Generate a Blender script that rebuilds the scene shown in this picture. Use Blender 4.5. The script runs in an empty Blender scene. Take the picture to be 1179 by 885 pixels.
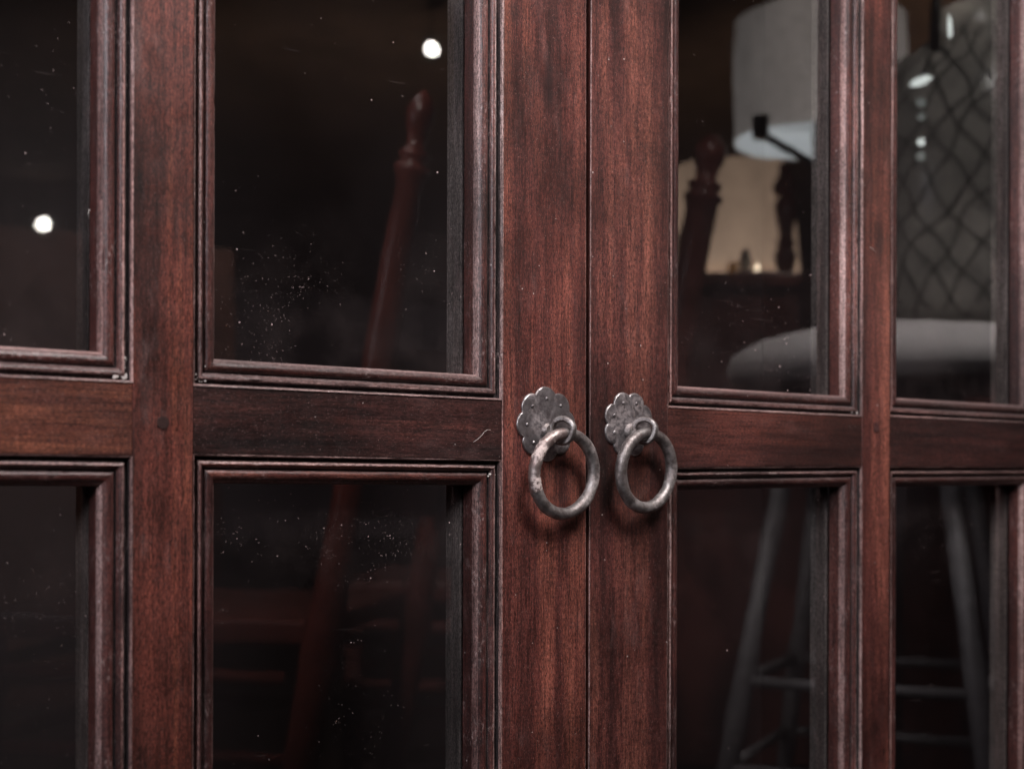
import bpy, bmesh, math, random
from mathutils import Vector, Matrix, noise
random.seed(7)
sc = bpy.context.scene
C = sc.collection
PI = math.pi

# ------------------------------------------------------------------ node helpers
def new_mat(name):
    m = bpy.data.materials.new(name); m.use_nodes = True
    nt = m.node_tree; nt.nodes.clear()
    return m, nt
def N(nt, typ, **kw):
    n = nt.nodes.new(typ)
    for k, v in kw.items():
        if k.startswith('i_'):
            n.inputs[k[2:].replace('_', ' ')].default_value = v
        elif k.startswith('n_'):
            n.inputs[int(k[2:])].default_value = v
        else: setattr(n, k, v)
    return n
def L(nt, a, b): nt.links.new(a, b)
def math_n(nt, op, a, b=None, clamp=False):
    n = nt.nodes.new('ShaderNodeMath'); n.operation = op; n.use_clamp = clamp
    for i, v in enumerate((a, b)):
        if v is None: continue
        if isinstance(v, (int, float)): n.inputs[i].default_value = v
        else: L(nt, v, n.inputs[i])
    return n.outputs[0]
def mixc(nt, fac, a, b, blend='MIX'):
    n = nt.nodes.new('ShaderNodeMix'); n.data_type = 'RGBA'; n.blend_type = blend
    for i, v in ((0, fac), (6, a), (7, b)):
        if isinstance(v, (int, float)): n.inputs[i].default_value = v
        elif isinstance(v, tuple): n.inputs[i].default_value = (*v, 1) if len(v) == 3 else v
        else: L(nt, v, n.inputs[i])
    return n.outputs[2]
def ramp(nt, fac, stops):
    n = nt.nodes.new('ShaderNodeValToRGB'); e = n.color_ramp.elements
    while len(e) < len(stops): e.new(0.5)
    for i, (p, c) in enumerate(stops):
        e[i].position = p
        e[i].color = (c, c, c, 1) if isinstance(c, (int, float)) else (*c, 1)
    L(nt, fac, n.inputs[0]); return n.outputs[0]
def coords(nt, scale, offset_random=True):
    tc = N(nt, 'ShaderNodeTexCoord'); oi = N(nt, 'ShaderNodeObjectInfo')
    add = N(nt, 'ShaderNodeVectorMath', operation='ADD')
    cmb = N(nt, 'ShaderNodeCombineXYZ')
    r = math_n(nt, 'MULTIPLY', oi.outputs['Random'], 17.0)
    L(nt, r, cmb.inputs[0]); L(nt, r, cmb.inputs[1]); L(nt, r, cmb.inputs[2])
    L(nt, tc.outputs['Object'], add.inputs[0])
    if offset_random: L(nt, cmb.outputs[0], add.inputs[1])
    mp = N(nt, 'ShaderNodeMapping'); mp.inputs['Scale'].default_value = scale
    L(nt, add.outputs[0], mp.inputs[0]); return mp.outputs[0]
def noise_n(nt, vec, scale, detail=4, rough=.55, dist=0):
    n = N(nt, 'ShaderNodeTexNoise'); n.inputs['Scale'].default_value = scale
    n.inputs['Detail'].default_value = detail; n.inputs['Roughness'].default_value = rough
    n.inputs['Distortion'].default_value = dist
    L(nt, vec, n.inputs['Vector']); return n.outputs['Fac']
def specks(nt, scale, keep, radius, grow=None):
    """tiny round specks: one per chosen voronoi cell"""
    v = N(nt, 'ShaderNodeTexVoronoi'); v.inputs['Scale'].default_value = scale
    L(nt, coords(nt, (1, 1, 1)), v.inputs['Vector'])
    sep = N(nt, 'ShaderNodeSeparateColor'); L(nt, v.outputs['Color'], sep.inputs[0])
    chosen = math_n(nt, 'GREATER_THAN', sep.outputs[0], 1 - keep) if grow is None else \
        math_n(nt, 'GREATER_THAN', math_n(nt, 'ADD', sep.outputs[0], grow), 1.0)
    rad = math_n(nt, 'MULTIPLY', sep.outputs[1], radius)
    dot = math_n(nt, 'LESS_THAN', v.outputs['Distance'], rad)
    return math_n(nt, 'MULTIPLY', math_n(nt, 'MULTIPLY', chosen, dot), math_n(nt, 'POWER', sep.outputs[2], 1.6))

# ------------------------------------------------------------------ wood of the cabinet
def wood(name, axis, flecks=0.0, dark=(.032, .0115, .0105), mid=(.094, .029, .024), light=(.235, .080, .056),
         tint=1.0, worn=0.12, rough=.42, dust=.35, bump=.45):
    m, nt = new_mat(name)
    st = lambda a, b: (a, a, b) if axis == 'z' else (b, a, a)
    broad = noise_n(nt, coords(nt, st(28, 1.7)), 1.0, 5, .6, .6)
    fig = noise_n(nt, coords(nt, st(95, 5.0)), 1.0, 6, .62, .3)
    pore = noise_n(nt, coords(nt, st(900, 42)), 1.0, 3, .6)
    fine = noise_n(nt, coords(nt, st(1500, 420)), 1.0, 3, .75)
    cloud = noise_n(nt, coords(nt, (9, 9, 9)), 1.0, 3, .55)
    v = math_n(nt, 'ADD', math_n(nt, 'MULTIPLY', broad, .62), math_n(nt, 'MULTIPLY', fig, .38))
    col = ramp(nt, v, [(.38, dark), (.50, mid), (.635, light)])
    pm = ramp(nt, pore, [(.34, .42), (.52, 1.0)])
    col = mixc(nt, 1.0, col, pm, 'MULTIPLY')
    fm = ramp(nt, fine, [(.38, .30), (.60, 1.42)])
    col = mixc(nt, 1.0, col, fm, 'MULTIPLY')
    cm = ramp(nt, cloud, [(.34, .48), (.62, 1.28)])
    col = mixc(nt, 1.0, col, cm, 'MULTIPLY')
    oi2 = N(nt, 'ShaderNodeObjectInfo')                     # every board its own tone
    col = mixc(nt, 1.0, col, ramp(nt, oi2.outputs['Random'], [(0.0, (.80, .84, .86)), (1.0, (1.12, 1.06, 1.03))]), 'MULTIPLY')
    if tint != 1.0: col = mixc(nt, 1.0, col, (tint, tint, tint), 'MULTIPLY')
    # cross flecks of the ribbon figure and pale open pores
    flk = ramp(nt, noise_n(nt, coords(nt, st(160, 900)), 1.0, 4, .7), [(.50, 0.0), (.70, 1.0)])
    col = mixc(nt, math_n(nt, 'MULTIPLY', flk, .50), col, mixc(nt, 1.0, col, (1.9, 1.9, 1.9), 'MULTIPLY'))
    pp = ramp(nt, noise_n(nt, coords(nt, st(1700, 900)), 1.0, 2, .6), [(.66, 0.0), (.72, 1.0)])
    col = mixc(nt, math_n(nt, 'MULTIPLY', pp, .45), col, (.42, .28, .26))
    # rubbed, greyed patches where the varnish is tired
    rub = ramp(nt, noise_n(nt, coords(nt, st(60, 16)), 1.0, 8, .72), [(.56, 0.0), (.78, 1.0)])
    rub2 = ramp(nt, noise_n(nt, coords(nt, (1300, 1300, 1300)), 1.0, 3, .7), [(.45, 0.0), (.62, 1.0)])
    rubm = math_n(nt, 'MULTIPLY', math_n(nt, 'MULTIPLY', rub, math_n(nt, 'ADD', math_n(nt, 'MULTIPLY', rub2, .8), .2)), worn * 4, True)
    col = mixc(nt, rubm, col, (.30, .19, .18))
    # knots: a few dark ovals with a soft rim
    kv = N(nt, 'ShaderNodeTexVoronoi'); kv.inputs['Scale'].default_value = 1.0
    L(nt, coords(nt, st(30, 13)), kv.inputs['Vector'])
    ks = N(nt, 'ShaderNodeSeparateColor'); L(nt, kv.outputs['Color'], ks.inputs[0])
    kd = math_n(nt, 'ADD', kv.outputs['Distance'], math_n(nt, 'MULTIPLY', fig, .25))
    kn = math_n(nt, 'MULTIPLY', ramp(nt, kd, [(.20, 1.0), (.42, 0.0)]), math_n(nt, 'GREATER_THAN', ks.outputs[0], .86))
    col = mixc(nt, math_n(nt, 'MULTIPLY', kn, .75), col, (.018, .008, .008))
    if flecks:
        # pale chips, wax and dirt caught in patches
        fa = ramp(nt, noise_n(nt, coords(nt, st(620, 260)), 1.0, 5, .8), [(.545, 0.0), (.60, 1.0)])
        fb = ramp(nt, noise_n(nt, coords(nt, (30, 30, 30)), 1.0, 5, .7), [(.47, 0.0), (.66, 1.0)])
        fk = math_n(nt, 'MULTIPLY', math_n(nt, 'MULTIPLY', fa, fb), flecks, True)
        col = mixc(nt, fk, col, (.58, .46, .44))
        fd = ramp(nt, noise_n(nt, coords(nt, st(500, 120)), 1.0, 4, .7), [(.55, 0.0), (.66, 1.0)])
        col = mixc(nt, math_n(nt, 'MULTIPLY', fd, .65), col, (.02, .012, .013))
    # dust lying on upward faces
    geo = N(nt, 'ShaderNodeNewGeometry'); sx = N(nt, 'ShaderNodeSeparateXYZ'); L(nt, geo.outputs['Normal'], sx.inputs[0])
    up = ramp(nt, sx.outputs[2], [(.25, 0.0), (.85, 1.0)])
    dn = ramp(nt, noise_n(nt, coords(nt, (420, 420, 420)), 1.0, 4, .7), [(.35, .15), (.66, 1.0)])
    dm = math_n(nt, 'MULTIPLY', math_n(nt, 'MULTIPLY', up, dn), dust)
    col = mixc(nt, dm, col, (.36, .27, .26))
    sp = specks(nt, 160, .018, .13)
    sp2 = specks(nt, 420, .012, .30)
    spk = math_n(nt, 'MAXIMUM', sp, math_n(nt, 'MULTIPLY', sp2, .7))
    col = mixc(nt, math_n(nt, 'MULTIPLY', spk, .9), col, (.75, .70, .68))
    b = N(nt, 'ShaderNodeBsdfPrincipled')
    L(nt, col, b.inputs['Base Color'])
    rr = math_n(nt, 'ADD', math_n(nt, 'MULTIPLY', noise_n(nt, coords(nt, (70, 70, 70)), 1.0, 5, .7), .35), rough - .17)
    rr = math_n(nt, 'ADD', rr, math_n(nt, 'MULTIPLY', math_n(nt, 'MAXIMUM', rubm, dm), .25), True)
    L(nt, rr, b.inputs['Roughness'])
    b.inputs['Specular IOR Level'].default_value = .5
    bp = N(nt, 'ShaderNodeBump'); bp.inputs['Strength'].default_value = bump; bp.inputs['Distance'].default_value = .0004
    h = math_n(nt, 'ADD', math_n(nt, 'MULTIPLY', pore, .55), math_n(nt, 'MULTIPLY', fine, .45))
    h = math_n(nt, 'ADD', h, math_n(nt, 'MULTIPLY', fig, .8))
    L(nt, h, bp.inputs['Height']); L(nt, bp.outputs[0], b.inputs['Normal'])
    o = N(nt, 'ShaderNodeOutputMaterial'); L(nt, b.outputs[0], o.inputs[0])
    return m

W_V = wood('mahogany_upright', 'z')
W_V2 = wood('mahogany_upright_red', 'z', dark=(.042, .0135, .011), mid=(.130, .037, .027), light=(.31, .100, .056), worn=.16)
W_H = wood('mahogany_crosswise', 'x', dark=(.020, .0085, .0085), mid=(.066, .023, .020), light=(.15, .048, .036), tint=.70, worn=.07)
W_HR = wood('mahogany_crosswise_red', 'x', dark=(.024, .009, .0085), mid=(.10, .030, .022), light=(.27, .088, .050), tint=.92, worn=.07)
W_MV = wood('moulding_upright', 'z', flecks=.38, dark=(.034, .012, .011), mid=(.084, .028, .024), light=(.16, .062, .050), worn=.16, rough=.40, bump=.35)
W_MH = wood('moulding_crosswise', 'x', flecks=.38, tint=.75, worn=.12, rough=.36, dust=.45)
W_EV = wood('rubbed_edge_upright', 'z', flecks=.75, dark=(.12, .06, .055), mid=(.30, .18, .165), light=(.46, .32, .30), worn=.30, rough=.45, bump=.35)
W_EH = wood('rubbed_edge_crosswise', 'x', flecks=.75, dark=(.12, .06, .055), mid=(.30, .18, .165), light=(.46, .32, .30), worn=.30, rough=.45)

def simple(name, col, rough=.5, metal=0, emit=None, estr=0, nscale=40, amp=.35, bump=0.0, spec=.5):
    m, nt = new_mat(name)
    f = noise_n(nt, coords(nt, (1, 1, 1)), nscale, 5, .6)
    k = ramp(nt, f, [(.3, 1 - amp), (.7, 1 + amp * .4)])
    c = mixc(nt, 1.0, col, k, 'MULTIPLY')
    b = N(nt, 'ShaderNodeBsdfPrincipled'); L(nt, c, b.inputs['Base Color'])
    b.inputs['Roughness'].default_value = rough; b.inputs['Metallic'].default_value = metal
    b.inputs['Specular IOR Level'].default_value = spec
    if emit:
        b.inputs['Emission Color'].default_value = (*emit, 1); b.inputs['Emission Strength'].default_value = estr
    if bump:
        bp = N(nt, 'ShaderNodeBump'); bp.inputs['Strength'].default_value = bump; bp.inputs['Distance'].default_value = .001
        L(nt, f, bp.inputs['Height']); L(nt, bp.outputs[0], b.inputs['Normal'])
    o = N(nt, 'ShaderNodeOutputMaterial'); L(nt, b.outputs[0], o.inputs[0])
    return m

def linen(name, col, emit, lo, hi, weave=420):
    m, nt = new_mat(name)
    tc = N(nt, 'ShaderNodeTexCoord'); sx = N(nt, 'ShaderNodeSeparateXYZ'); L(nt, tc.outputs['Generated'], sx.inputs[0])
    g = ramp(nt, sx.outputs[2], [(0.0, hi), (.35, (hi + lo) / 2), (1.0, lo)])
    v1 = noise_n(nt, coords(nt, (40, 40, 500)), 1.0, 3, .6); v2 = noise_n(nt, coords(nt, (500, 500, 30)), 1.0, 3, .6)
    t = ramp(nt, math_n(nt, 'MULTIPLY', math_n(nt, 'ADD', v1, v2), .5), [(.38, .70), (.62, 1.1)])
    big = ramp(nt, noise_n(nt, coords(nt, (7, 7, 4)), 1.0, 3, .6), [(.35, .75), (.65, 1.1)])
    b = N(nt, 'ShaderNodeBsdfPrincipled'); L(nt, mixc(nt, 1.0, col, t, 'MULTIPLY'), b.inputs['Base Color']); b.inputs['Roughness'].default_value = .9
    L(nt, mixc(nt, 1.0, emit, t, 'MULTIPLY'), b.inputs['Emission Color'])
    L(nt, math_n(nt, 'MULTIPLY', g, big), b.inputs['Emission Strength'])
    o = N(nt, 'ShaderNodeOutputMaterial'); L(nt, b.outputs[0], o.inputs[0]); return m

def iron(name, base=(.20, .185, .185), patina=(.075, .055, .052), crust=(.42, .36, .35), crust_amt=.35, rough=.38):
    m, nt = new_mat(name)
    n1 = noise_n(nt, coords(nt, (1, 1, 1)), 130, 6, .65)
    n2 = noise_n(nt, coords(nt, (1, 1, 1)), 420, 5, .7)
    n3 = noise_n(nt, coords(nt, (1, 1, 1)), 55, 4, .6)
    col = mixc(nt, ramp(nt, n1, [(.40, 0.0), (.62, 1.0)]), base, patina)
    cm = math_n(nt, 'MULTIPLY', ramp(nt, n3, [(.50, 0.0), (.62, 1.0)]), ramp(nt, n2, [(.42, 0.0), (.56, 1.0)]))
    cm = math_n(nt, 'MULTIPLY', cm, crust_amt)
    col = mixc(nt, cm, col, crust)
    b = N(nt, 'ShaderNodeBsdfPrincipled'); L(nt, col, b.inputs['Base Color'])
    L(nt, math_n(nt, 'SUBTRACT', .9, math_n(nt, 'MULTIPLY', cm, .9), True), b.inputs['Metallic'])
    L(nt, math_n(nt, 'ADD', math_n(nt, 'MULTIPLY', n1, .25), math_n(nt, 'ADD', math_n(nt, 'MULTIPLY', cm, .4), rough - .1)), b.inputs['Roughness'])
    bp = N(nt, 'ShaderNodeBump'); bp.inputs['Strength'].default_value = .45; bp.inputs['Distance'].default_value = .0006
    L(nt, math_n(nt, 'ADD', n2, n1), bp.inputs['Height']); L(nt, bp.outputs[0], b.inputs['Normal'])
    o = N(nt, 'ShaderNodeOutputMaterial'); L(nt, b.outputs[0], o.inputs[0])
    return m
IRON_PLATE = iron('dark_iron_plate', (.22, .205, .21), (.11, .095, .098), crust_amt=.4, rough=.50)
IRON_RING = iron('rubbed_iron_ring', (.38, .36, .35), (.17, .145, .14), crust_amt=.6, rough=.46)
IRON_CRUST = iron('crusted_iron_ring', (.44, .38, .36), (.24, .18, .17), (.62, .52, .49), 1.8, rough=.45)
IRON_EDGE = iron('bright_iron_edge', (.40, .38, .38), (.20, .18, .18), crust_amt=.3, rough=.33)

def glass(name):
    m, nt = new_mat(name)
    lw = N(nt, 'ShaderNodeLayerWeight')                    # two-surface reflectance of a thin pane, same from both sides
    f = math_n(nt, 'ADD', math_n(nt, 'MULTIPLY', math_n(nt, 'POWER', lw.outputs['Facing'], 5.0), 1.7), .085, True)
    geo = N(nt, 'ShaderNodeNewGeometry')
    # slow waviness of old drawn glass
    wav = noise_n(nt, coords(nt, (1, 1, 1)), 9, 2, .5)
    bp = N(nt, 'ShaderNodeBump'); bp.inputs['Strength'].default_value = .05; bp.inputs['Distance'].default_value = .004
    L(nt, wav, bp.inputs['Height'])
    gl = N(nt, 'ShaderNodeBsdfGlossy'); gl.inputs['Roughness'].default_value = .015
    L(nt, bp.outputs[0], gl.inputs['Normal'])
    tr = N(nt, 'ShaderNodeBsdfTransparent'); tr.inputs[0].default_value = (.82, .84, .84, 1)
    mx = N(nt, 'ShaderNodeMixShader'); L(nt, f, mx.inputs[0]); L(nt, tr.outputs[0], mx.inputs[1]); L(nt, gl.outputs[0], mx.inputs[2])
    # dust film denser low, an even painted haze lifting the blacks, specks in drifts
    tc = N(nt, 'ShaderNodeTexCoord'); sx = N(nt, 'ShaderNodeSeparateXYZ'); L(nt, tc.outputs['UV'], sx.inputs[0])
    low = ramp(nt, sx.outputs[1], [(0.0, 1.0), (.10, .55), (.19, .10), (.5, .02)])
    film = math_n(nt, 'MULTIPLY', ramp(nt, noise_n(nt, coords(nt, (1, 1, 1)), 22, 5, .62), [(.42, .0), (.75, 1.0)]), low)
    film = math_n(nt, 'ADD', math_n(nt, 'MULTIPLY', film, .019), .0022)
    drift = ramp(nt, noise_n(nt, coords(nt, (1, 1, 1)), 16, 4, .65), [(.47, .0), (.66, 1.0)])
    dens = math_n(nt, 'ADD', math_n(nt, 'MULTIPLY', math_n(nt, 'MULTIPLY', drift, math_n(nt, 'ADD', low, .012)), .14), .0018)
    s1 = specks(nt, 560, 0, .30, dens)
    s2 = specks(nt, 230, 0, .20, math_n(nt, 'MULTIPLY', dens, .45))
    s3 = specks(nt, 1300, 0, .42, math_n(nt, 'MULTIPLY', dens, 3.5))
    s = math_n(nt, 'MAXIMUM', math_n(nt, 'MAXIMUM', s1, s2), math_n(nt, 'MULTIPLY', s3, .5))
    # a few faint scratches / wipe marks
    scr = ramp(nt, noise_n(nt, coords(nt, (25, 1, 420)), 1.0, 2, .5), [(.70, 0.0), (.76, 1.0)])
    scr = math_n(nt, 'MULTIPLY', math_n(nt, 'MULTIPLY', scr, drift), .05)
    mask = math_n(nt, 'ADD', math_n(nt, 'ADD', film, math_n(nt, 'MULTIPLY', s, .66)), scr, True)
    df = N(nt, 'ShaderNodeBsdfDiffuse'); df.inputs[0].default_value = (.80, .62, .60, 1)
    m2 = N(nt, 'ShaderNodeMixShader'); L(nt, mask, m2.inputs[0]); L(nt, mx.outputs[0], m2.inputs[1]); L(nt, df.outputs[0], m2.inputs[2])
    o = N(nt, 'ShaderNodeOutputMaterial'); L(nt, m2.outputs[0], o.inputs[0])
    return m
GLASS = glass('old_dusty_glass')

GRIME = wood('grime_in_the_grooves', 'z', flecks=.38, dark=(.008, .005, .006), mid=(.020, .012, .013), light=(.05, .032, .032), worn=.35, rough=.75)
RAW = wood('raw_greyed_wood', 'z', dark=(.045, .035, .032), mid=(.12, .098, .092), light=(.22, .18, .17), worn=.3, rough=.8)
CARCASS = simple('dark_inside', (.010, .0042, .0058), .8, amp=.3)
CH_RED = simple('red_polished_chair_wood', (.16, .035, .025), .28, nscale=14, amp=.45)
CH_DARK = simple('dark_polished_chair_wood', (.20, .060, .050), .25, nscale=14, amp=.45)
SEAT_BR = simple('worn_seat_wood', (.15, .035, .025), .4, nscale=20, amp=.4)
FABRIC = simple('pale_grey_upholstery', (.78, .72, .71), .85, nscale=160, amp=.15, bump=.2)
STEEL = simple('brushed_grey_metal', (.25, .23, .24), .5, metal=.2, nscale=60, amp=.3)
CHEST_M = simple('dark_sideboard_wood', (.14, .042, .034), .35, nscale=12, amp=.5)
SHADE_G = linen('grey_linen_shade', (.5, .46, .45), (1.0, .90, .85), .75, 1.2)
SHADE_W = linen('warm_linen_shade', (.5, .40, .3), (1.0, .69, .49), 1.7, 3.6)
SHADE_IN = simple('shade_lining', (.8, .83, .85), .8, emit=(.93, .98, 1.0), estr=2.3, amp=.25, nscale=9)
BLACKM = simple('black_lacquered_metal', (.008, .008, .009), .35, amp=.2)
BRASS = simple('dull_brass', (.30, .20, .09), .35, metal=.9, amp=.3)
LAMPGLOW = simple('lit_lamp_lens', (.9, .9, .9), .5, emit=(1.0, .95, .88), estr=60, amp=.02)
GLINT = simple('glint_glow', (.9, .9, .9), .5, emit=(.92, 1.0, .96), estr=7, amp=.02)  # glow standing in for bright crystal highlights
DROP_GLOW = simple('glint_drop', (.55, .58, .56), .08, emit=(.9, 1, .95), estr=.8, amp=.1)  # faint glow put into the drops as sparkle
SMOKY = simple('smoky_glazed_jar', (.50, .46, .41), .25, nscale=14, amp=.6, emit=(.9, .84, .76), estr=.13)  # jar body given a faint glow of its own to brighten it
NET = simple('dark_wire_net', (.012, .009, .008), .6, amp=.2)
PAPER = simple('cream_mount', (.55, .47, .38), .8, amp=.1)
FLOOR = simple('dark_shop_floor', (.030, .018, .015), .6, nscale=6, amp=.5)
CEIL = simple('dark_brown_ceiling', (.24, .145, .10), .9, nscale=3, amp=.4)
WARD = simple('brown_wardrobe_wood', (.30, .14, .11), .5, nscale=5, amp=.4)
LINT = simple('pale_lint', (.62, .58, .55), .9, amp=.1)

# ------------------------------------------------------------------ object helpers
def link(name, bm, mats, parent=None, smooth=False, angle=None, loc=None):
    me = bpy.data.meshes.new(name); bmesh.ops.recalc_face_normals(bm, faces=bm.faces[:]) if smooth != 'keep' else None
    bm.to_mesh(me); bm.free()
    for m in (mats if isinstance(mats, (list, tuple)) else [mats]): me.materials.append(m)
    if smooth:
        for p in me.polygons: p.use_smooth = True
        if angle: me.set_sharp_from_angle(angle=math.radians(angle))
    o = bpy.data.objects.new(name, me); C.objects.link(o)
    if parent: o.parent = parent
    if loc: o.location = loc
    return o
def thing(name, label, cat, loc=(0, 0, 0), rotz=0, group=None):
    o = bpy.data.objects.new(name, None); C.objects.link(o); o.empty_display_size = .05
    o.location = loc; o.rotation_euler = (0, 0, rotz); o['label'] = label; o['category'] = cat
    if group: o['group'] = group
    return o
def dup(root, loc, rotz, label, group=None):
    r = root.copy(); C.objects.link(r); r.location = loc; r.rotation_euler = (0, 0, rotz); r['label'] = label
    if group: r['group'] = group
    for ch in list(root.children):
        c = ch.copy(); C.objects.link(c); c.parent = r
        for g in ch.children:
            d = g.copy(); C.objects.link(d); d.parent = c
    return r
def box(bm, lo, hi, mi=0, bev=0):
    r = bmesh.ops.create_cube(bm, size=1)
    vs = r['verts']
    for v in vs:
        v.co = Vector(((lo[0] + hi[0]) / 2 + v.co.x * (hi[0] - lo[0]), (lo[1] + hi[1]) / 2 + v.co.y * (hi[1] - lo[1]),
                       (lo[2] + hi[2]) / 2 + v.co.z * (hi[2] - lo[2])))
    fs = {f for v in vs for f in v.link_faces}
    for f in fs: f.material_index = mi
    if bev:
        es = list({e for v in vs for e in v.link_edges})
        bmesh.ops.bevel(bm, geom=es, offset=bev, segments=2, affect='EDGES', profile=.6)
def lathe(bm, prof, seg=32, center=(0, 0, 0), axis=Vector((0, 0, 1)), cap=True):
    """prof: list of (distance along axis, radius)"""
    axis = Vector(axis).normalized(); c = Vector(center)
    q = axis.to_track_quat('Z', 'Y')
    rings = []
    for h, r in prof:
        rings.append([bm.verts.new(c + q @ Vector((r * math.cos(2 * PI * i / seg), r * math.sin(2 * PI * i / seg), h))) for i in range(seg)])
    for a, b in zip(rings, rings[1:]):
        for i in range(seg): bm.faces.new((a[i], a[(i + 1) % seg], b[(i + 1) % seg], b[i]))
    if cap:
        bm.faces.new(rings[0][::-1]); bm.faces.new(rings[-1])
def turned(bm, p0, p1, prof, seg=20):
    p0, p1 = Vector(p0), Vector(p1); d = p1 - p0; ln = d.length
    lathe(bm, [(t * ln, r) for t, r in prof], seg, p0, d)
def tube(bm, pts, rad, seg=10, closed=False, cap=True):
    pts = [Vector(p) for p in pts]; n = len(pts); rings = []
    rf = rad if callable(rad) else (lambda i: rad)
    up = None
    for i, p in enumerate(pts):
        a = pts[(i - 1) % n] if (closed or i > 0) else p
        b = pts[(i + 1) % n] if (closed or i < n - 1) else p
        t = (b - a).normalized()
        if up is None:
            up = Vector((0, 0, 1)) if abs(t.z) < .9 else Vector((0, 1, 0))
        s = t.cross(up).normalized(); up = s.cross(t).normalized()
        rings.append([bm.verts.new(p + rf(i) * (math.cos(2 * PI * k / seg) * s + math.sin(2 * PI * k / seg) * up)) for k in range(seg)])
    m = n if closed else n - 1
    for i in range(m):
        a, b = rings[i], rings[(i + 1) % n]
        off = 0
        if closed and i == n - 1:
            off = min(range(seg), key=lambda o: (b[o].co - a[0].co).length)
        for k in range(seg):
            bm.faces.new((a[k], a[(k + 1) % seg], b[(k + 1 + off) % seg], b[(k + off) % seg]))
    if not closed and cap:
        bm.faces.new(rings[0][::-1]); bm.faces.new(rings[-1])

# ------------------------------------------------------------------ cabinet doors
CAM_Z = .62
GY = .0205                       # depth of the glass behind the face of the stiles
Z0, Z1 = .06, 1.30               # foot and head of the doors
ZT, ZB = CAM_Z + .0519, CAM_Z + .0120
# moulding section: (u towards the glass, depth behind the face, material 0 upright/wood 1 rubbed edge)
PROF = [(0, 0, 1), (.0007, .0003, 1), (.0010, .0011, 1), (.0012, .0018, 2), (.0013, .0042, 2), (.0017, .0050, 2), (.0030, .0050, 2), (.0034, .0042, 0),
        (.0036, .0031, 0), (.0041, .0024, 1), (.0047, .00205, 1), (.0054, .0020, 0), (.0062, .0024, 0), (.0070, .0033, 0), (.0076, .0045, 2),
        (.0080, .0060, 2), (.0084, .0062, 2), (.0087, .0056, 0), (.0090, .0049, 0), (.0096, .0042, 0), (.0105, .0037, 0), (.0116, .0036, 0), (.0128, .0039, 0),
        (.0140, .0047, 0), (.0150, .0058, 1), (.0158, .0071, 1), (.0163, .0086, 1), (.0166, .0105, 0), (.0168, GY - .0003, 0)]
def moulding(name, q, parent, seed):
    """q: four (x, z) corners of the opening BL, BR, TR, TL; mitred loop of moulding around it"""
    bm = bmesh.new()
    inw = [(1, 1), (-1, 1), (-1, -1), (1, -1)]
    for s in range(4):
        A, B = q[s], q[(s + 1) % 4]; ia, ib = inw[s], inw[(s + 1) % 4]
        horiz = s in (0, 2)
        ln = math.hypot(B[0] - A[0], B[1] - A[1]); n = max(8, int(ln / .004))
        grid = []
        for (u, d, mi) in PROF:
            row = []
            for k in range(n + 1):
                t = k / n
                a = (A[0] + ia[0] * u, A[1] + ia[1] * u); b = (B[0] + ib[0] * u, B[1] + ib[1] * u)
                x = a[0] + (b[0] - a[0]) * t; z = a[1] + (b[1] - a[1]) * t
                nz = noise.noise(Vector((x * 60 + seed, z * 60, u * 500))) * .00022 + noise.noise(Vector((x * 320 + seed, z * 320, u * 900))) * .00013
                nick = max(0, noise.noise(Vector((x * 180, z * 180 + seed, u * 90))) - .38) * .0040 if mi == 1 else 0
                dd = d + (nz + nick if u > .0001 else 0)
                row.append(bm.verts.new((x, min(dd, GY - .0002), z)))
            grid.append(row)
        for j in range(len(PROF) - 1):
            edge = PROF[j][2] or PROF[j + 1][2] and PROF[j][2]
            for k in range(n):
                f = bm.faces.new((grid[j][k], grid[j][k + 1], grid[j + 1][k + 1], grid[j + 1][k]))
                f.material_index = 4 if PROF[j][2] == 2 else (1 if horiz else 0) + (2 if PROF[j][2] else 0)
    bmesh.ops.remove_doubles(bm, verts=bm.verts[:], dist=1e-6)
    bmesh.ops.recalc_face_normals(bm, faces=bm.faces[:])
    # the loop is open: make its normals face the room
    if sum(f.normal.y for f in bm.faces) > 0:
        for f in bm.faces: f.normal_flip()
    return link(name, bm, [W_MV, W_MH, W_EV, W_EH, GRIME], parent, smooth='keep', angle=38)

def slab(name, q, y0, y1, mat, parent, edge=None):
    """board whose front is the quad q (BL, BR, TR, TL) at y0, slightly eased front edges"""
    bm = bmesh.new(); e = .0006
    c = (sum(p[0] for p in q) / 4, sum(p[1] for p in q) / 4)
    def ins(p, k): return (p[0] + k * (1 if p[0] < c[0] else -1), p[1] + k * (1 if p[1] < c[1] else -1))
    n = 1
    rows = []
    for (yy, k) in ((y1, 0), (y0 + e, 0), (y0 + e * .3, e * .3), (y0, e)):
        rows.append([bm.verts.new((ins(p, k)[0], yy, ins(p, k)[1])) for p in q])
    for a, b in zip(rows, rows[1:]):
        for i in range(4):
            f = bm.faces.new((a[i], a[(i + 1) % 4], b[(i + 1) % 4], b[i]))
            if edge and a is not rows[0]: f.material_index = 1
    bm.faces.new(rows[-1]); bm.faces.new(rows[0][::-1])
    return link(name, bm, [mat, edge] if edge else mat, parent)

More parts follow.
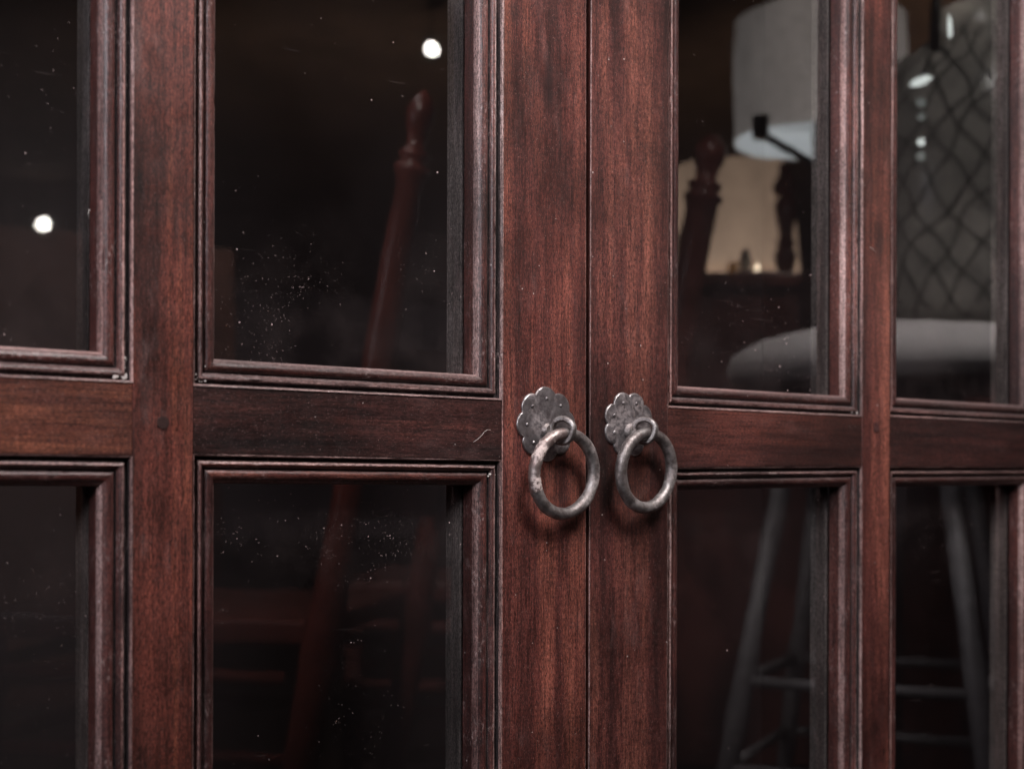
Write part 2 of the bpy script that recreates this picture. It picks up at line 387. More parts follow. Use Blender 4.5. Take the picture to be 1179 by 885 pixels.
def inner_bead(q, parent):
    """unpolished inner edge of the frame behind the glass"""
    bm = bmesh.new(); inw = [(1, 1), (-1, 1), (-1, -1), (1, -1)]
    pr = [(.0150, GY + .0030), (.0160, GY + .0030), (.0166, GY + .0036), (.0168, GY + .0045), (.0168, GY + .0195), (.0160, GY + .0205), (.0, GY + .0205)]
    rows = [[bm.verts.new((c[0] + i[0] * u, d, c[1] + i[1] * u)) for c, i in zip(q, inw)] for u, d in pr]
    for a, b in zip(rows, rows[1:]):
        for i in range(4): bm.faces.new((a[i], a[(i + 1) % 4], b[(i + 1) % 4], b[i]))
    link('inner_bead', bm, RAW, parent, smooth=False)
def sheet(name, q, parent, tilt=(0, 0), flip=0):
    bm = bmesh.new(); uv = bm.loops.layers.uv.new('UVMap')
    c = (sum(p[0] for p in q) / 4, sum(p[1] for p in q) / 4)
    vs = [bm.verts.new((p[0], GY + (p[0] - c[0]) * tilt[0] + (p[1] - c[1]) * tilt[1], p[1])) for p in q]
    f = bm.faces.new(vs)
    for l, w in zip(f.loops, ((0, 0), (1, 0), (1, 1), (0, 1))): l[uv].uv = (w[0], 1 - w[1] if flip else w[1])
    bmesh.ops.recalc_face_normals(bm, faces=bm.faces[:])
    if f.normal.y > 0: f.normal_flip()
    o = link(name, bm, GLASS, parent, smooth='keep'); 
    return o

CAB = thing('glazed_cabinet', 'dark red wooden cabinet with two glazed doors and a pair of iron ring pulls', 'cabinet', (0, 0, 0))
def door(sgn, label, cfg):
    """sgn -1: left leaf, +1: right leaf. Seam at x = 0."""
    root = bpy.data.objects.new('door', None); C.objects.link(root); root.parent = CAB; root.location = (sgn * .30, 0, Z0); root['label'] = label
    X = lambda t: sgn * t - sgn * .30
    Zl = lambda z: z - Z0
    w, p, m, e = .075, .2183, .0357, .055
    wp = w + (0.0 if sgn < 0 else -.0005)
    gt, gb = cfg['gap']
    xs = dict(s0t=gt, s0b=gb, s1=w, m0=w + p, m1=w + p + m, e0=w + 2 * p + m, e1=w + 2 * p + m + e)
    def quad(t0b, t1b, z0, z1, t0t=None, t1t=None, zs=None):
        t0t = t0b if t0t is None else t0t; t1t = t1b if t1t is None else t1t
        pts = [(X(t0b), z0), (X(t1b), z0), (X(t1t), z1), (X(t0t), z1)]
        if sgn < 0: pts = [pts[1], pts[0], pts[3], pts[2]]
        return [(a, Zl(b)) for a, b in pts]
    slab('stile', quad(xs['s0b'], xs['s1'], Z0, Z1, xs['s0t']), 0, .030, W_V, root, edge=W_EV)
    slab('stile', quad(xs['e0'], xs['e1'], Z0, Z1), 0, .030, W_V, root)
    slab('muntin', quad(xs['m0'], xs['m1'], Z0 + .06, Z1 - .06), .0002, .018, W_V2 if sgn < 0 else W_V, root)
    for (t0, t1) in ((xs['s1'], xs['e0']),):
        slab('rail', quad(t0, t1, Z1 - .06, Z1), .0004, .030, W_H, root)
        slab('rail', quad(t0, t1, Z0, Z0 + .06), .0004, .030, W_H, root)
    k = 0
    for (t0, t1, (zt0, zt1, zb0, zb1), mat, tl) in ((xs['s1'], xs['m0'], cfg['near'], W_H, cfg['tn']), (xs['m1'], xs['e0'], cfg['far'], cfg.get('farmat', W_H), cfg['tf'])):
        # zt0/zb0 at t0, zt1/zb1 at t1
        def Q(za0, za1, zb0_, zb1_):
            pts = [(X(t0), za0), (X(t1), za1), (X(t1), zb1_), (X(t0), zb0_)]   # bottom0, bottom1, top1, top0
            if sgn < 0: pts = [pts[1], pts[0], pts[3], pts[2]]
            return [(a, Zl(b)) for a, b in pts]
        slab('rail', Q(zb0, zb1, zt0, zt1), .0007, .018, mat, root)
        up = Q(zt0, zt1, Z1 - .06, Z1 - .06); lo = Q(Z0 + .06, Z0 + .06, zb0, zb1)
        moulding('moulding', up, root, 3.1 + k + sgn); moulding('moulding', lo, root, 9.7 + k + sgn)
        for qq in (up, lo): inner_bead(qq, root)
        for qq, t, fl in ((up, tl[0], 0), (lo, tl[1], 1)):
            inw = [(1, 1), (-1, 1), (-1, -1), (1, -1)]
            sheet('glass_pane', [(a + i[0] * .0155, b + i[1] * .0155) for (a, b), i in zip(qq, inw)], root, t, fl)
        k += 1
    return root

ldoor = door(-1, 'left door leaf, its iron ring crusted and pale on one side',
    dict(gap=(.0046, .0007), near=(ZT + .0000, ZT + .0003, ZB + .0008, ZB + .0018), far=(ZT + .0004, ZT + .0006, ZB + .0002, ZB + .0012),
         farmat=W_HR, tn=((0, 0), (.0058, 0)), tf=((0, 0), (0, 0))))
rdoor = door(1, 'right door leaf, its iron ring smooth grey all round',
    dict(gap=(.0010, .0006), near=(ZT + .0003, ZT + .0000, ZB - .0032, ZB - .0006), far=(ZT + .0012, ZT + .0010, ZB - .0006, ZB + .0010),
         tn=((0, 0), (0, 0)), tf=((0, 0), (0, 0))))
# rebate strip behind the seam, carried by the right leaf
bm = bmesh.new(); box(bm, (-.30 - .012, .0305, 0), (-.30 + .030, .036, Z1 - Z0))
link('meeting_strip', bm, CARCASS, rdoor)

# peg ends and joint marks in the wood
def peg(door_root, x, z, w, kind, mat):
    bm = bmesh.new(); dx = door_root.location.x
    if kind == 'round': lathe(bm, [(-.0002, w), (.00025, w), (.0003, w * .8)], 24, (x - dx, -.0000, z - Z0), (0, -1, 0))
    else: box(bm, (x - dx - w, -.00045, z - Z0 - w * 1.25), (x - dx + w, .001, z - Z0 + w * 1.25))
    link('peg', bm, mat, door_root)
PEGM = simple('dark_peg_end', (.034, .014, .012), .5, nscale=300, amp=.5)
PEGL = simple('scratched_square_mark', (.075, .03, .028), .5, nscale=300, amp=.5)
peg(ldoor, -.3115, .6507, .0036, 'round', PEGM)
peg(rdoor, .3105, .6635, .0030, 'square', PEGL)

# ------------------------------------------------------------------ ring pulls
def plate_mesh(R, lobes, rot):
    bm = bmesh.new(); n = lobes * 16
    def rad(a):
        c = abs(math.cos((a - rot) * lobes / 2)); return R * (.845 + .155 * c ** .62)
    rings = []
    for k, (s, y) in enumerate(((1.0, 0.0), (1.005, -.0006), (.985, -.0013), (.955, -.0015), (.80, -.0017), (.6, -.0020), (.4, -.0024), (.22, -.0030), (.1, -.0033))):
        rings.append([bm.verts.new((s * rad(2 * PI * i / n) * math.cos(2 * PI * i / n), y + noise.noise(Vector((s * 9, i * .13, rot))) * .00025, s * rad(2 * PI * i / n) * math.sin(2 * PI * i / n))) for i in range(n)])
    for j, (a, b) in enumerate(zip(rings, rings[1:])):
        for i in range(n):
            f = bm.faces.new((a[i], a[(i + 1) % n], b[(i + 1) % n], b[i])); f.material_index = 1 if j < 3 else 0
    bm.faces.new(rings[-1])
    return bm
def ring_pull(door_root, x, z, rot, crust, yaw, R=.0252, ring_r=.0270, alpha=27):
    dx = door_root.location.x; P = Vector((x - dx, 0, z - Z0))
    link('backplate', plate_mesh(R, 8, rot), [IRON_PLATE, IRON_EDGE], door_root, smooth=True, angle=50, loc=P)
    for i in range(8):
        if i in ((5, 6) if rot > 1.8 else (6,)): continue
        a = rot + i * 2 * PI / 8; rr = R * .68
        bm = bmesh.new(); bmesh.ops.create_uvsphere(bm, u_segments=12, v_segments=8, radius=.0013)
        for v in bm.verts: v.co.y *= .7
        link('rivet', bm, IRON_EDGE, door_root, smooth=True, loc=P + Vector((rr * math.cos(a), -.0019, rr * math.sin(a))))
    # eye: a flat band loop standing out from the plate, turned a little to the right
    bm = bmesh.new(); n = 48; ri, ro, hw = .0062, .0098, .0024
    al = math.radians(alpha); out = Vector((math.sin(al), -math.cos(al), 0)); sd_ = Vector((math.cos(al), math.sin(al), 0))
    ec = out * .0122 + Vector((0, 0, -.0045))
    sec = [(ri, -hw * .6), (ri - .0003, 0), (ri, hw * .6), (ri + .0008, hw), (ro - .0008, hw), (ro, hw * .6), (ro + .0003, 0), (ro, -hw * .6), (ro - .0008, -hw), (ri + .0008, -hw)]
    R_ = []
    for i in range(n):
        a = 2 * PI * i / n; k = 1 + .04 * math.sin(3 * a)
        R_.append([bm.verts.new(ec + out * (r * math.cos(a) * k) + Vector((0, 0, r * math.sin(a))) + sd_ * xx) for r, xx in sec])
    for i in range(n):
        for k in range(len(sec)):
            bm.faces.new((R_[i][k], R_[i][(k + 1) % len(sec)], R_[(i + 1) % n][(k + 1) % len(sec)], R_[(i + 1) % n][k]))
    lathe(bm, [(0, .0060), (.0012, .0058), (.0020, .0046), (.0034, .0036)], 24, (0, -.0018, ec.z), (0, -1, 0))
    link('eye', bm, IRON_RING, door_root, smooth=True, angle=50, loc=P)
    # ring: hangs plumb through the eye
    bm = bmesh.new(); n = 120; seg = 20; tr = .0042
    top = ec + out * .0030 + Vector((0, 0, -ri + tr + .0002))
    M = Matrix.Rotation(yaw, 3, 'Z') @ Matrix.Rotation(math.radians(3.5), 3, 'X')
    ctr = top - M @ Vector((0, 0, ring_r))
    rows = []
    for i in range(n):
        a = 2 * PI * i / n
        cdir = Vector((math.sin(a), 0, math.cos(a)))
        thick = tr * (1 - .16 * math.exp(-(min(a, 2 * PI - a) / .35) ** 2))
        lump = crust if 4.0 < a < 6.0 else crust * .12
        row = []
        for k in range(seg):
            b = 2 * PI * k / seg
            d = math.cos(b) * cdir + math.sin(b) * Vector((0, 1, 0))
            pnt = cdir * ring_r
            nn = noise.noise(Vector((pnt.x * 520 + math.cos(b) * 1.4, math.sin(b) * 1.4, pnt.z * 520 + x * 99))) * .00055 * lump \
               + noise.noise(Vector((pnt.x * 120, math.sin(b), pnt.z * 120 + 5))) * .00030
            row.append(bm.verts.new(ctr + M @ (pnt + d * (thick + nn))))
        rows.append(row)
    for i in range(n):
        a = 2 * PI * (i + .5) / n
        for k in range(seg):
            f = bm.faces.new((rows[i][k], rows[i][(k + 1) % seg], rows[(i + 1) % n][(k + 1) % seg], rows[(i + 1) % n][k]))
            f.material_index = 1 if (crust > .5 and 4.3 < a < 6.2) else 0
    link('ring', bm, [IRON_RING, IRON_CRUST], door_root, smooth=True, loc=P)
ring_pull(ldoor, -.0384, .6571, PI / 2 + .04, 1.0, math.radians(3))
ring_pull(rdoor, .0363, .6589, PI / 2 + PI / 8, .35, math.radians(5), R=.0232, ring_r=.0262)

# crumbs of old wax and plaster caught in the mitres of the mouldings
def crumbs(root, x, z, n, sx, sz, seed):
    rnd = random.Random(seed); bm = bmesh.new(); dx = root.location.x
    for _ in range(n):
        r = rnd.choice((.00025, .00035, .0005, .0008)) * rnd.uniform(.7, 1.2)
        t = abs(rnd.gauss(0, 1))
        px, pz = x + sx * t * rnd.choice((.0015, .006)), z + sz * abs(rnd.gauss(0, 1)) * rnd.choice((.0015, .006))
        res = bmesh.ops.create_icosphere(bm, subdivisions=1, radius=r)
        for v in res['verts']:
            v.co = Vector((v.co.x * rnd.uniform(.7, 1.6), v.co.y * .6, v.co.z * rnd.uniform(.7, 1.6))) + Vector((px - dx, .0036 - .5 * r, pz - Z0))
    link('wax_crumbs', bm, LINT, root)
crumbs(ldoor, -.3315, .6745, 34, -1, 1, 3); crumbs(ldoor, -.2905, .6745, 16, 1, 1, 4)
crumbs(ldoor, -.0785, .6285, 14, -1, -1, 5); crumbs(rdoor, .2905, .6745, 16, -1, 1, 6)

# loose lint and a hair caught on the wood
def lint(label, pts, r=.00012):
    bm = bmesh.new(); c = Vector(pts[0]); tube(bm, [Vector(p) - c for p in pts], r, 5)
    o = link('lint_fibre', bm, LINT, None, smooth=True, loc=c); o['label'] = label; o['category'] = 'lint'; return o
lint('curled pale fibre stuck to the left rail beside the left ring pull',
     [(-.0985, -.0001, .6440), (-.0955, -.0010, .6460), (-.0925, -.0016, .6487), (-.0905, -.0016, .6510), (-.0880, -.0012, .6522), (-.0850, -.0006, .6521)])
lint('short straight pale fibre lying on the muntin of the right leaf',
     [(.3015, -.0004, .8105), (.3045, -.0010, .8095), (.3085, -.0005, .8075)])
lint('tiny bent white fibre on the moulding of the leftmost pane',
     [(-.3525, .0040, .7600), (-.3530, .0035, .7625), (-.3522, .0035, .7650)])

# ------------------------------------------------------------------ carcass behind the doors (dark inside)
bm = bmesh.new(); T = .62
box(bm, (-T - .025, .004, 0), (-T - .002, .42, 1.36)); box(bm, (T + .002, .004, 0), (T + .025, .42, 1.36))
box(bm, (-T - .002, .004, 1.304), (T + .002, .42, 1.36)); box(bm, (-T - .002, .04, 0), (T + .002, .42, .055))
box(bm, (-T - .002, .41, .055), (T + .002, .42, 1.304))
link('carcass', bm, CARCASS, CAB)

# ------------------------------------------------------------------ things in the shop, mirrored by the panes
def make_chair(label, wood_m, loc, rotz, lean=.16, H=1.09, W=.42, D=.40, fat=1.2, seat_m=None):
    """local frame: origin under the left back post at seat level, faces +Y, width along +X"""
    t = thing('ladderback_chair', label, 'chair', loc, rotz, 'turned wooden chairs in the shop')
    post = [(0, .013), (.03, .015), (.36, .016), (.39, .019), (.42, .016), (.80, .0140), (.905, .0135), (.912, .0165), (.918, .0165), (.923, .011), (.928, .0145), (.933, .0145), (.938, .0085), (.952, .0092), (.964, .0125), (.978, .0135), (.990, .0095), (1.0, .003)]
    for x in (0, W):
        bm = bmesh.new(); turned(bm, (x, .03, 0), (x, -lean, H), [(a, r * fat) for a, r in post]); link('back_post', bm, wood_m, t, smooth=True)
        bm = bmesh.new(); turned(bm, (x, D, 0), (x, D - .01, .45), [(0, .012), (.1, .016), (.15, .012), (.6, .019), (.75, .014), (.8, .02), (1, .016)]); link('front_leg', bm, wood_m, t, smooth=True)
    bm = bmesh.new(); box(bm, (-.01, -.03, .425), (W + .01, D + .02, .455), bev=.006); link('seat', bm, seat_m or SEAT_BR, t)
    for z in (.60, .74, .88):
        bm = bmesh.new(); y = .03 - (.03 + lean) * z / H; n = 16; rows = []
        for i in range(n + 1):
            u = i / n; yy = y - .025 * math.sin(PI * u); h = .028 + .016 * math.sin(PI * u)
            rows.append([bm.verts.new((W * u, yy + dy, z + dz)) for dy, dz in ((-.005, -.028), (.005, -.028), (.005, h), (-.005, h))])
        for a, b in zip(rows, rows[1:]):
            for k in range(4): bm.faces.new((a[k], a[(k + 1) % 4], b[(k + 1) % 4], b[k]))
        bm.faces.new(rows[0]); bm.faces.new(rows[-1][::-1]); link('slat', bm, wood_m, t, smooth=True, angle=40)
    for z in (.18, .29, .385):
        for x in (0, W):
            bm = bmesh.new(); turned(bm, (x, 0, z), (x, D, z), [(0, .008), (.5, .0125), (1, .008)], 12); link('rung', bm, wood_m, t, smooth=True)
        bm = bmesh.new(); turned(bm, (0, D - .005, z + .01), (W, D - .005, z + .01), [(0, .008), (.5, .0125), (1, .008)], 12); link('rung', bm, wood_m, t, smooth=True)
    return t
def face(dx, dy): return math.atan2(dy, dx) - PI / 2       # rotation that turns +Y to (dx, dy)
# chair whose lit back post leans across the second pane; local +X must run from the near post to the far one
wv = Vector((.524 - .228, -.945 + .693)); fx = Vector((wv.y, -wv.x)).normalized()          # +Y is +X turned by +90 degrees
c1 = make_chair('red ladderback chair with pointed finials, mirrored in the tall pane left of the ring pulls', CH_RED,
                (.495, -.968, 0), math.atan2(-wv.y, -wv.x), fat=1.32, H=1.066)
c2 = make_chair('dark brown turned chair mirrored beneath the drum shade, beside the grey stool', CH_DARK, (.947, -.771, 0), 0, fat=1.8, H=1.16, seat_m=CH_DARK)
wv2 = Vector((math.cos(math.radians(-47)), math.sin(math.radians(-47))))
c2.location = (.849 + wv2.x * .42, -.897 + wv2.y * .42, 0); c2.rotation_euler = (0, 0, math.atan2(-wv2.y, -wv2.x))

# upholstered stool
st = thing('bar_stool', 'tall stool with domed pale grey seat and splayed metal legs, mirrored in the right door', 'stool', (.977, -.433, 0), math.radians(62.5))
bm = bmesh.new(); lathe(bm, [(.742, .03), (.743, .215), (.752, .236), (.770, .243), (.790, .236), (.808, .205), (.822, .150), (.831, .08), (.834, .01)], 64); link('seat', bm, FABRIC, st, smooth=True, angle=70)
for i in range(4):
    a = PI / 4 + i * PI / 2
    bm = bmesh.new(); tube(bm, [(.125 * math.cos(a) - .032, .125 * math.sin(a) + .015, .745), (.285 * math.cos(a) - .032, .285 * math.sin(a) + .015, 0)], .014, 12); link('leg', bm, STEEL, st, smooth=True)
for z, r in ((.240, .238), (.355, .213)):
    bm = bmesh.new()
    for i in range(4):
        a, b = PI / 4 + i * PI / 2, PI / 4 + (i + 1) * PI / 2
        tube(bm, [(r * math.cos(a) - .032, r * math.sin(a) + .015, z), (r * math.cos(b) - .032, r * math.sin(b) + .015, z)], .008, 10)
    link('footrest', bm, STEEL, st, smooth=True)

# floor lamp with drum shade
fl = thing('floor_lamp', 'floor lamp with a grey drum shade lit cool white underneath', 'lamp', (1.39, -.935, 0))
def shade(parent, r0, r1, z0, z1, m, inner):
    bm = bmesh.new(); lathe(bm, [(z0, r0), (z1, r1)], 64, cap=False); link('lamp_shade', bm, m, parent, smooth=True)
    bm = bmesh.new(); lathe(bm, [(z0 + .001, r0 - .003), (z1 - .001, r1 - .003)], 64, cap=False)
    lathe(bm, [(z0 + .05, r0 - .005), (z0 + .051, .012)], 64, cap=False); link('lining', bm, inner, parent, smooth=True, angle=30)
shade(fl, .158, .154, 1.238, 1.458, SHADE_G, SHADE_IN)
bm = bmesh.new(); lathe(bm, [(0, .13), (.02, .13), (.03, .02), (.035, .011), (1.28, .011)], 32); link('stand', bm, BLACKM, fl, smooth=True, angle=40)
bm = bmesh.new(); d = Vector((1.155 - 1.39, -.863 + .935, 0)); tube(bm, [(0, 0, 1.19), tuple(d + Vector((0, 0, 1.205)))], .007, 10)
tube(bm, [tuple(d + Vector((0, 0, 1.195))), tuple(d + Vector((0, 0, 1.235)))], .013, 14); link('swing_arm', bm, BLACKM, fl, smooth=True, angle=40)

# sideboard with lamp, frame
sd = Vector((1.947 - 1.48, -1.264 + 1.37)); ang = math.atan2(-(1.264 - 1.37), 1.947 - 1.48)
sb = thing('sideboard', 'tall dark wooden sideboard mirrored behind the chairs, lamp and frame on top', 'sideboard', (1.72, -1.42, 0), math.radians(-48))
bm = bmesh.new(); box(bm, (-.50, -.22, .08), (.50, .22, .985), bev=.004); link('body', bm, CHEST_M, sb)
bm = bmesh.new(); box(bm, (-.52, -.24, .986), (.52, .24, 1.012), bev=.005); link('top', bm, CHEST_M, sb)
for x in (-.24, .24):
    bm = bmesh.new(); box(bm, (x - .22, .2205, .14), (x + .22, .232, .93), bev=.004); dd = link('door', bm, CHEST_M, sb)
    bm = bmesh.new(); bmesh.ops.create_uvsphere(bm, u_segments=16, v_segments=10, radius=.014); link('knob', bm, BRASS, dd, smooth=True, loc=(x - math.copysign(.18, x), .245, .56))
for x in (-.46, .46):
    for y in (-.18, .18):
        bm = bmesh.new(); lathe(bm, [(0, .02), (.08, .03)], 16, (x, y, 0)); link('foot', bm, CHEST_M, sb, smooth=True, angle=40)
tl = thing('table_lamp', 'table lamp with a warm cream shade glowing on the sideboard', 'lamp', (1.70, -1.45, 1.0125))
shade(tl, .150, .128, .075, .305, SHADE_W, SHADE_W)
bm = bmesh.new(); lathe(bm, [(0, .06), (.01, .06), (.03, .02), (.05, .03), (.07, .012), (.13, .01)], 32); link('base', bm, BRASS, tl, smooth=True)
fr = thing('picture_frame', 'small dark picture frame with a cream mount standing on the sideboard', 'frame', (1.515, -1.24, 1.0125), math.radians(-50))
bm = bmesh.new(); box(bm, (-.040, -.006, 0), (.040, .006, .075), bev=.002); link('mount', bm, PAPER, fr)
bm = bmesh.new(); box(bm, (-.030, .0065, 0.008), (.030, .009, .062)); link('picture', bm, BLACKM, fr)
cd = thing('tea_light', 'tiny lit tea light beside the picture frame', 'candle', (1.50, -1.19, 1.0125))
bm = bmesh.new(); lathe(bm, [(0, .012), (.014, .012), (.015, .002)], 20); link('cup', bm, BRASS, cd, smooth=True, angle=40)
bm = bmesh.new(); lathe(bm, [(.015, .002), (.022, .006), (.034, .004), (.046, .0005)], 14); link('flame', bm, simple('flame', (1, .8, .6), .5, emit=(1, .82, .6), estr=22), cd, smooth=True)

# net-covered jar on a plinth
rv = thing('candlestick', 'turned dark red candlestick standing on the sideboard before the warm shade', 'candlestick', (1.648, -1.243, 1.0125))
bm = bmesh.new(); lathe(bm, [(0, .034), (.012, .036), (.022, .020), (.035, .014), (.06, .019), (.085, .022), (.10, .014), (.11, .020), (.12, .012), (.16, .018), (.19, .021), (.205, .012), (.215, .022), (.225, .024), (.245, .014), (.27, .012), (.272, .010)], 28); link('stick', bm, CH_RED, rv, smooth=True, angle=50)
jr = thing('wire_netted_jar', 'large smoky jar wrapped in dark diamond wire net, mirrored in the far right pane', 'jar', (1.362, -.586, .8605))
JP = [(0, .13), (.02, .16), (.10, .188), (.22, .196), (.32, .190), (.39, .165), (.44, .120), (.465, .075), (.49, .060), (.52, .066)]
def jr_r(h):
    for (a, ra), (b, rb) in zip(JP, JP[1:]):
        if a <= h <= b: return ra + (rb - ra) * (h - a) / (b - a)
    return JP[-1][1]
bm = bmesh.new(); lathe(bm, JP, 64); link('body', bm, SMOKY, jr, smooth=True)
bm = bmesh.new()
for s_ in (1, -1):
    for i in range(24):
        pts = []
        for k in range(31):
            h = .01 + .46 * k / 30; a = 2 * PI * i / 24 + s_ * 1.75 * (k / 30) + .12 * noise.noise(Vector((i * 3.1, k * .25, s_)))
            pts.append(((jr_r(h) + .003) * math.cos(a), (jr_r(h) + .003) * math.sin(a), h + .018 * noise.noise(Vector((i * 1.7, k * .22, s_ * 5)))))
        tube(bm, pts, .0013, 5)
link('net', bm, NET, jr, smooth=True)
pl = thing('plinth', 'narrow dark plinth carrying the netted jar', 'plinth', (1.362, -.586, 0), math.radians(20))
bm = bmesh.new(); box(bm, (-.08, -.08, 0), (.08, .08, .84), bev=.004); link('shaft', bm, CHEST_M, pl)
bm = bmesh.new(); box(bm, (-.10, -.10, .841), (.10, .10, .8600), bev=.004); link('top', bm, CHEST_M, pl)

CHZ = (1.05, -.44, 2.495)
# added chandelier; glowing bulbs and drops stand in for glints before the jar
cz = thing('chandelier', 'small added chandelier, its glowing bulbs and drops standing in for glints at the top right', 'chandelier', CHZ)
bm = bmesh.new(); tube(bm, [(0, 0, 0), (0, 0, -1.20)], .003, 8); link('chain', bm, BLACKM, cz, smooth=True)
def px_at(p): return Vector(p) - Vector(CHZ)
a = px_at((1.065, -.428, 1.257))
bm = bmesh.new(); lathe(bm, [(-.016, .002), (-.010, .0038), (.004, .0038), (.012, .0026), (.018, .0008)], 20, a); link('glint_bulb', bm, GLINT, cz, smooth=True)
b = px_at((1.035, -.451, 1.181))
bm = bmesh.new(); lathe(bm, [(-.016, .002), (-.007, .0055), (.006, .0055), (.018, .001)], 20, b, (.75, .5, .35)); link('glint_bulb', bm, GLINT, cz, smooth=True)
for (dz, r, m) in ((-.030, .008, DROP_GLOW), (-.050, .006, DROP_GLOW), (-.084, .006, GLINT), (-.105, .008, DROP_GLOW)):
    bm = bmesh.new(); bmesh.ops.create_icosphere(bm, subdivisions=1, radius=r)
    link('glint_drop', bm, m, cz, loc=b + Vector((0, 0, dz)))
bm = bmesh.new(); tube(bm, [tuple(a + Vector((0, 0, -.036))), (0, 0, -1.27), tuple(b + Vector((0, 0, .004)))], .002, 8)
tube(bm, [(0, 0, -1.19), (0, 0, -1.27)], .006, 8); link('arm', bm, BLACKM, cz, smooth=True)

# ceiling spots
for (loc, lab, r) in (((2.472, -8.175, 2.31), 'round ceiling spotlight farther off, mirrored in the leftmost pane', .040), ((2.523, -3.848, 2.31), 'round ceiling spotlight nearer by, mirrored at the top of the second pane', .027)):
    t = thing('ceiling_spotlight', lab, 'spotlight', (loc[0], loc[1], 2.495), 0, 'ceiling spotlights')
    z = (2.223 if loc[1] < -5 else 2.308) - 2.495
    d = (Vector((0, 0, .8)) - Vector((loc[0], loc[1], 2.3))).normalized()
    c = Vector((0, 0, z))
    bm = bmesh.new(); lathe(bm, [(-.10, r * .6), (-.09, r * 1.1), (0.0, r * 1.18), (0.004, r * 1.02)], 32, c, d); tube(bm, [(0, 0, 0), tuple(c - d * .05)], .006, 8)
    link('housing', bm, BLACKM, t, smooth=True, angle=40)
    bm = bmesh.new(); lathe(bm, [(.0045, r), (.006, r * .9)], 32, c, d); link('lens', bm, LAMPGLOW, t, smooth=True)

# brown wardrobe far back on the left of the reflection
wd = thing('wardrobe', 'plain brown wardrobe dimly mirrored behind the dust of the left panes', 'wardrobe', (.55, -3.4, 0), math.radians(5))
bm = bmesh.new(); box(bm, (-.75, -.3, 0), (.75, .3, 1.30), bev=.004); link('body', bm, WARD, wd)
for x in (-.37, .37):
    bm = bmesh.new(); box(bm, (x - .34, .301, .1), (x + .34, .318, 1.25), bev=.006); link('door', bm, WARD, wd)

# floor and ceiling
def plane(name, z, m, s=12, flip=False):
    bm = bmesh.new(); vs = [bm.verts.new((x * s, y * s, z)) for x, y in ((-1, -1), (1, -1), (1, 1), (-1, 1))]
    f = bm.faces.new(vs); o = link(name, bm, m, smooth='keep'); o['kind'] = 'structure'; return o
plane('floor', 0, FLOOR); plane('ceiling', 2.5, CEIL)

# ------------------------------------------------------------------ light
w = bpy.data.worlds.new('World'); sc.world = w; w.use_nodes = True
bg = w.node_tree.nodes['Background']; bg.inputs[0].default_value = (.90, .66, .70, 1); bg.inputs[1].default_value = .055
def area(name, loc, target, size, power, col, sy=None, spread=180):
    l = bpy.data.lights.new(name, 'AREA'); l.energy = power; l.size = size; l.color = col; l.spread = math.radians(spread)
    if sy: l.shape = 'RECTANGLE'; l.size_y = sy
    o = bpy.data.objects.new(name, l); C.objects.link(o); o.location = loc
    o.rotation_euler = (Vector(target) - Vector(loc)).to_track_quat('-Z', 'Y').to_euler(); return o
def spot(name, loc, target, power, ang, col, r=.1):
    l = bpy.data.lights.new(name, 'SPOT'); l.energy = power; l.spot_size = math.radians(ang); l.spot_blend = .6; l.shadow_soft_size = r; l.color = col
    o = bpy.data.objects.new(name, l); C.objects.link(o); o.location = loc
    o.rotation_euler = (Vector(target) - Vector(loc)).to_track_quat('-Z', 'Y').to_euler(); return o
area('overhead_lamp', (-.05, -.80, 1.85), (0, 0, .98), .5, 8.4, (1, .93, .92), spread=95)
def point(name, loc, power, col, r=.03):
    l = bpy.data.lights.new(name, 'POINT'); l.energy = power; l.color = col; l.shadow_soft_size = r
    o = bpy.data.objects.new(name, l); C.objects.link(o); o.location = loc
point('floor_lamp_bulb', (1.39, -.935, 1.36), 7, (1, .85, .7)); point('table_lamp_bulb', (1.70, -1.45, 1.20), 3, (1, .75, .5))
spot('far_chair_fill', (.55, -.15, 1.9), (.88, -.86, 1.02), 50, 30, (1, .93, .88), .05)  # unseen light added to brighten the mirrored far chair
spot('sideboard_fill', (.95, -.2, 1.9), (1.62, -1.22, 1.02), 60, 30, (1, .9, .8), .05)  # added light without a fixture, brightens the sideboard
spot('ceiling_fill', (2.6, -4.2, 1.0), (3.0, -5.2, 2.5), 75, 120, (1, .85, .72), .05)  # unseen light added to warm the reflected ceiling
spot('ceiling_fill_far', (4.2, -2.6, 1.0), (5.0, -3.0, 2.5), 95, 120, (1, .80, .62), .05)  # second added ceiling light, no such fixture stands there
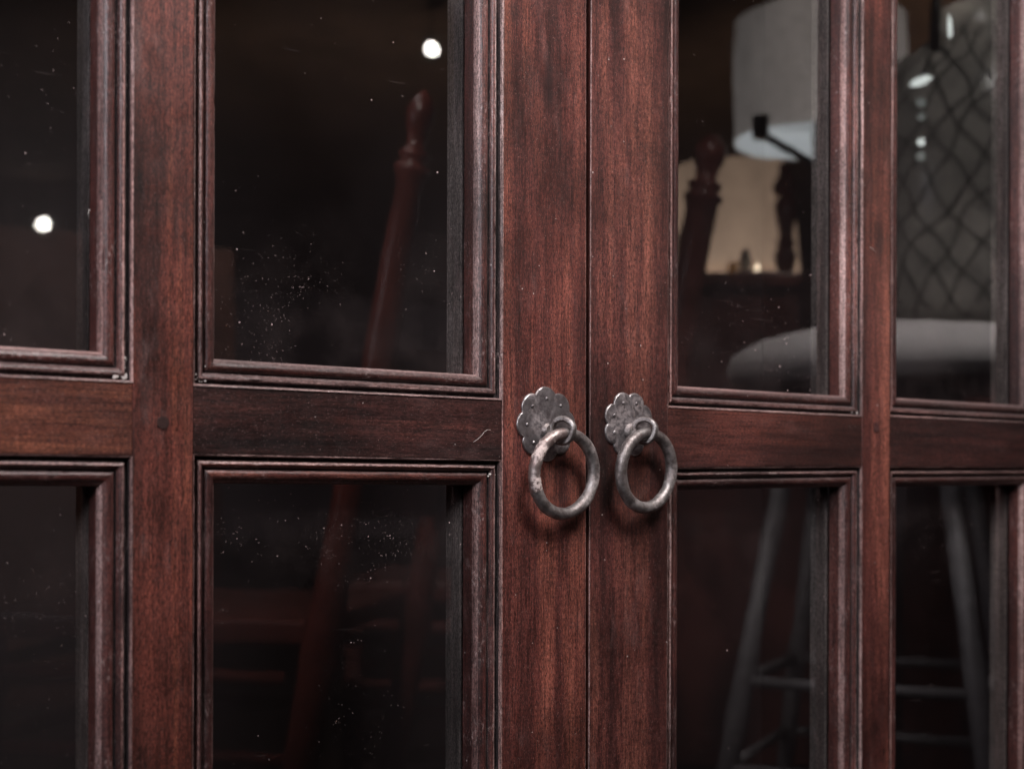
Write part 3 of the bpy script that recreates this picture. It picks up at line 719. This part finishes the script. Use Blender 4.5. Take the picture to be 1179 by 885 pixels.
spot('stool_leg_fill', (.45, -.05, .9), (.98, -.43, .33), 6, 50, (1, .97, .98), .05)  # added light lifting the stool legs in the reflection
spot('wardrobe_fill', (1.9, -2.2, 2.3), (.55, -3.1, .9), 130, 50, (1, .85, .75), .06)  # unseen added light for the wardrobe, apart from the ceiling spotlights
area('side_lamp', (-1.9, -.95, 1.5), (0, 0, .85), .6, 5.0, (.96, .93, 1), spread=80)
spot('chair_fill', (-.5, -.12, 1.75), (.26, -.68, .85), 125, 36, (1, .95, .9), .08)  # added light with no visible source, brightens the red chair
spot('stool_fill', (.66, -.04, 1.5), (.98, -.43, .79), 52, 46, (1, .97, .95), .06)  # unseen light added for the stool seat
spot('jar_fill', (1.0, -.1, 1.9), (1.362, -.586, 1.10), 22, 44, (1, .98, .94), .06)  # helper light added to brighten the netted jar

# ------------------------------------------------------------------ camera
cam = bpy.data.cameras.new('camera'); co = bpy.data.objects.new('camera', cam); C.objects.link(co); sc.camera = co
co.location = (-.6391, -.7446, CAM_Z)
roll = .003
co.matrix_world = Matrix.Translation(co.location) @ Matrix.Rotation(-.6553, 4, 'Z') @ Matrix.Rotation(PI / 2, 4, 'X') @ Matrix.Rotation(roll, 4, 'Z')
cam.sensor_width = 36; cam.lens = 36 * 1637 / 1179; cam.shift_y = 109.0 / 1179; cam.clip_start = .01; cam.clip_end = 60
cam.dof.use_dof = True; cam.dof.focus_distance = .93; cam.dof.aperture_fstop = 6.0; cam.dof.aperture_blades = 0

sc.render.engine = 'CYCLES'
sc.view_settings.view_transform = 'Standard'; sc.view_settings.look = 'None'; sc.view_settings.exposure = 0
cy = sc.cycles
cy.max_bounces = 8; cy.diffuse_bounces = 3; cy.glossy_bounces = 4; cy.transparent_max_bounces = 12; cy.caustics_reflective = False; cy.caustics_refractive = False
cy.sample_clamp_indirect = 6
try: cy.use_denoising = True; cy.denoiser = 'OPENIMAGEDENOISE'; cy.denoising_input_passes = 'RGB_ALBEDO_NORMAL'; cy.denoising_prefilter = 'ACCURATE'
except Exception: pass
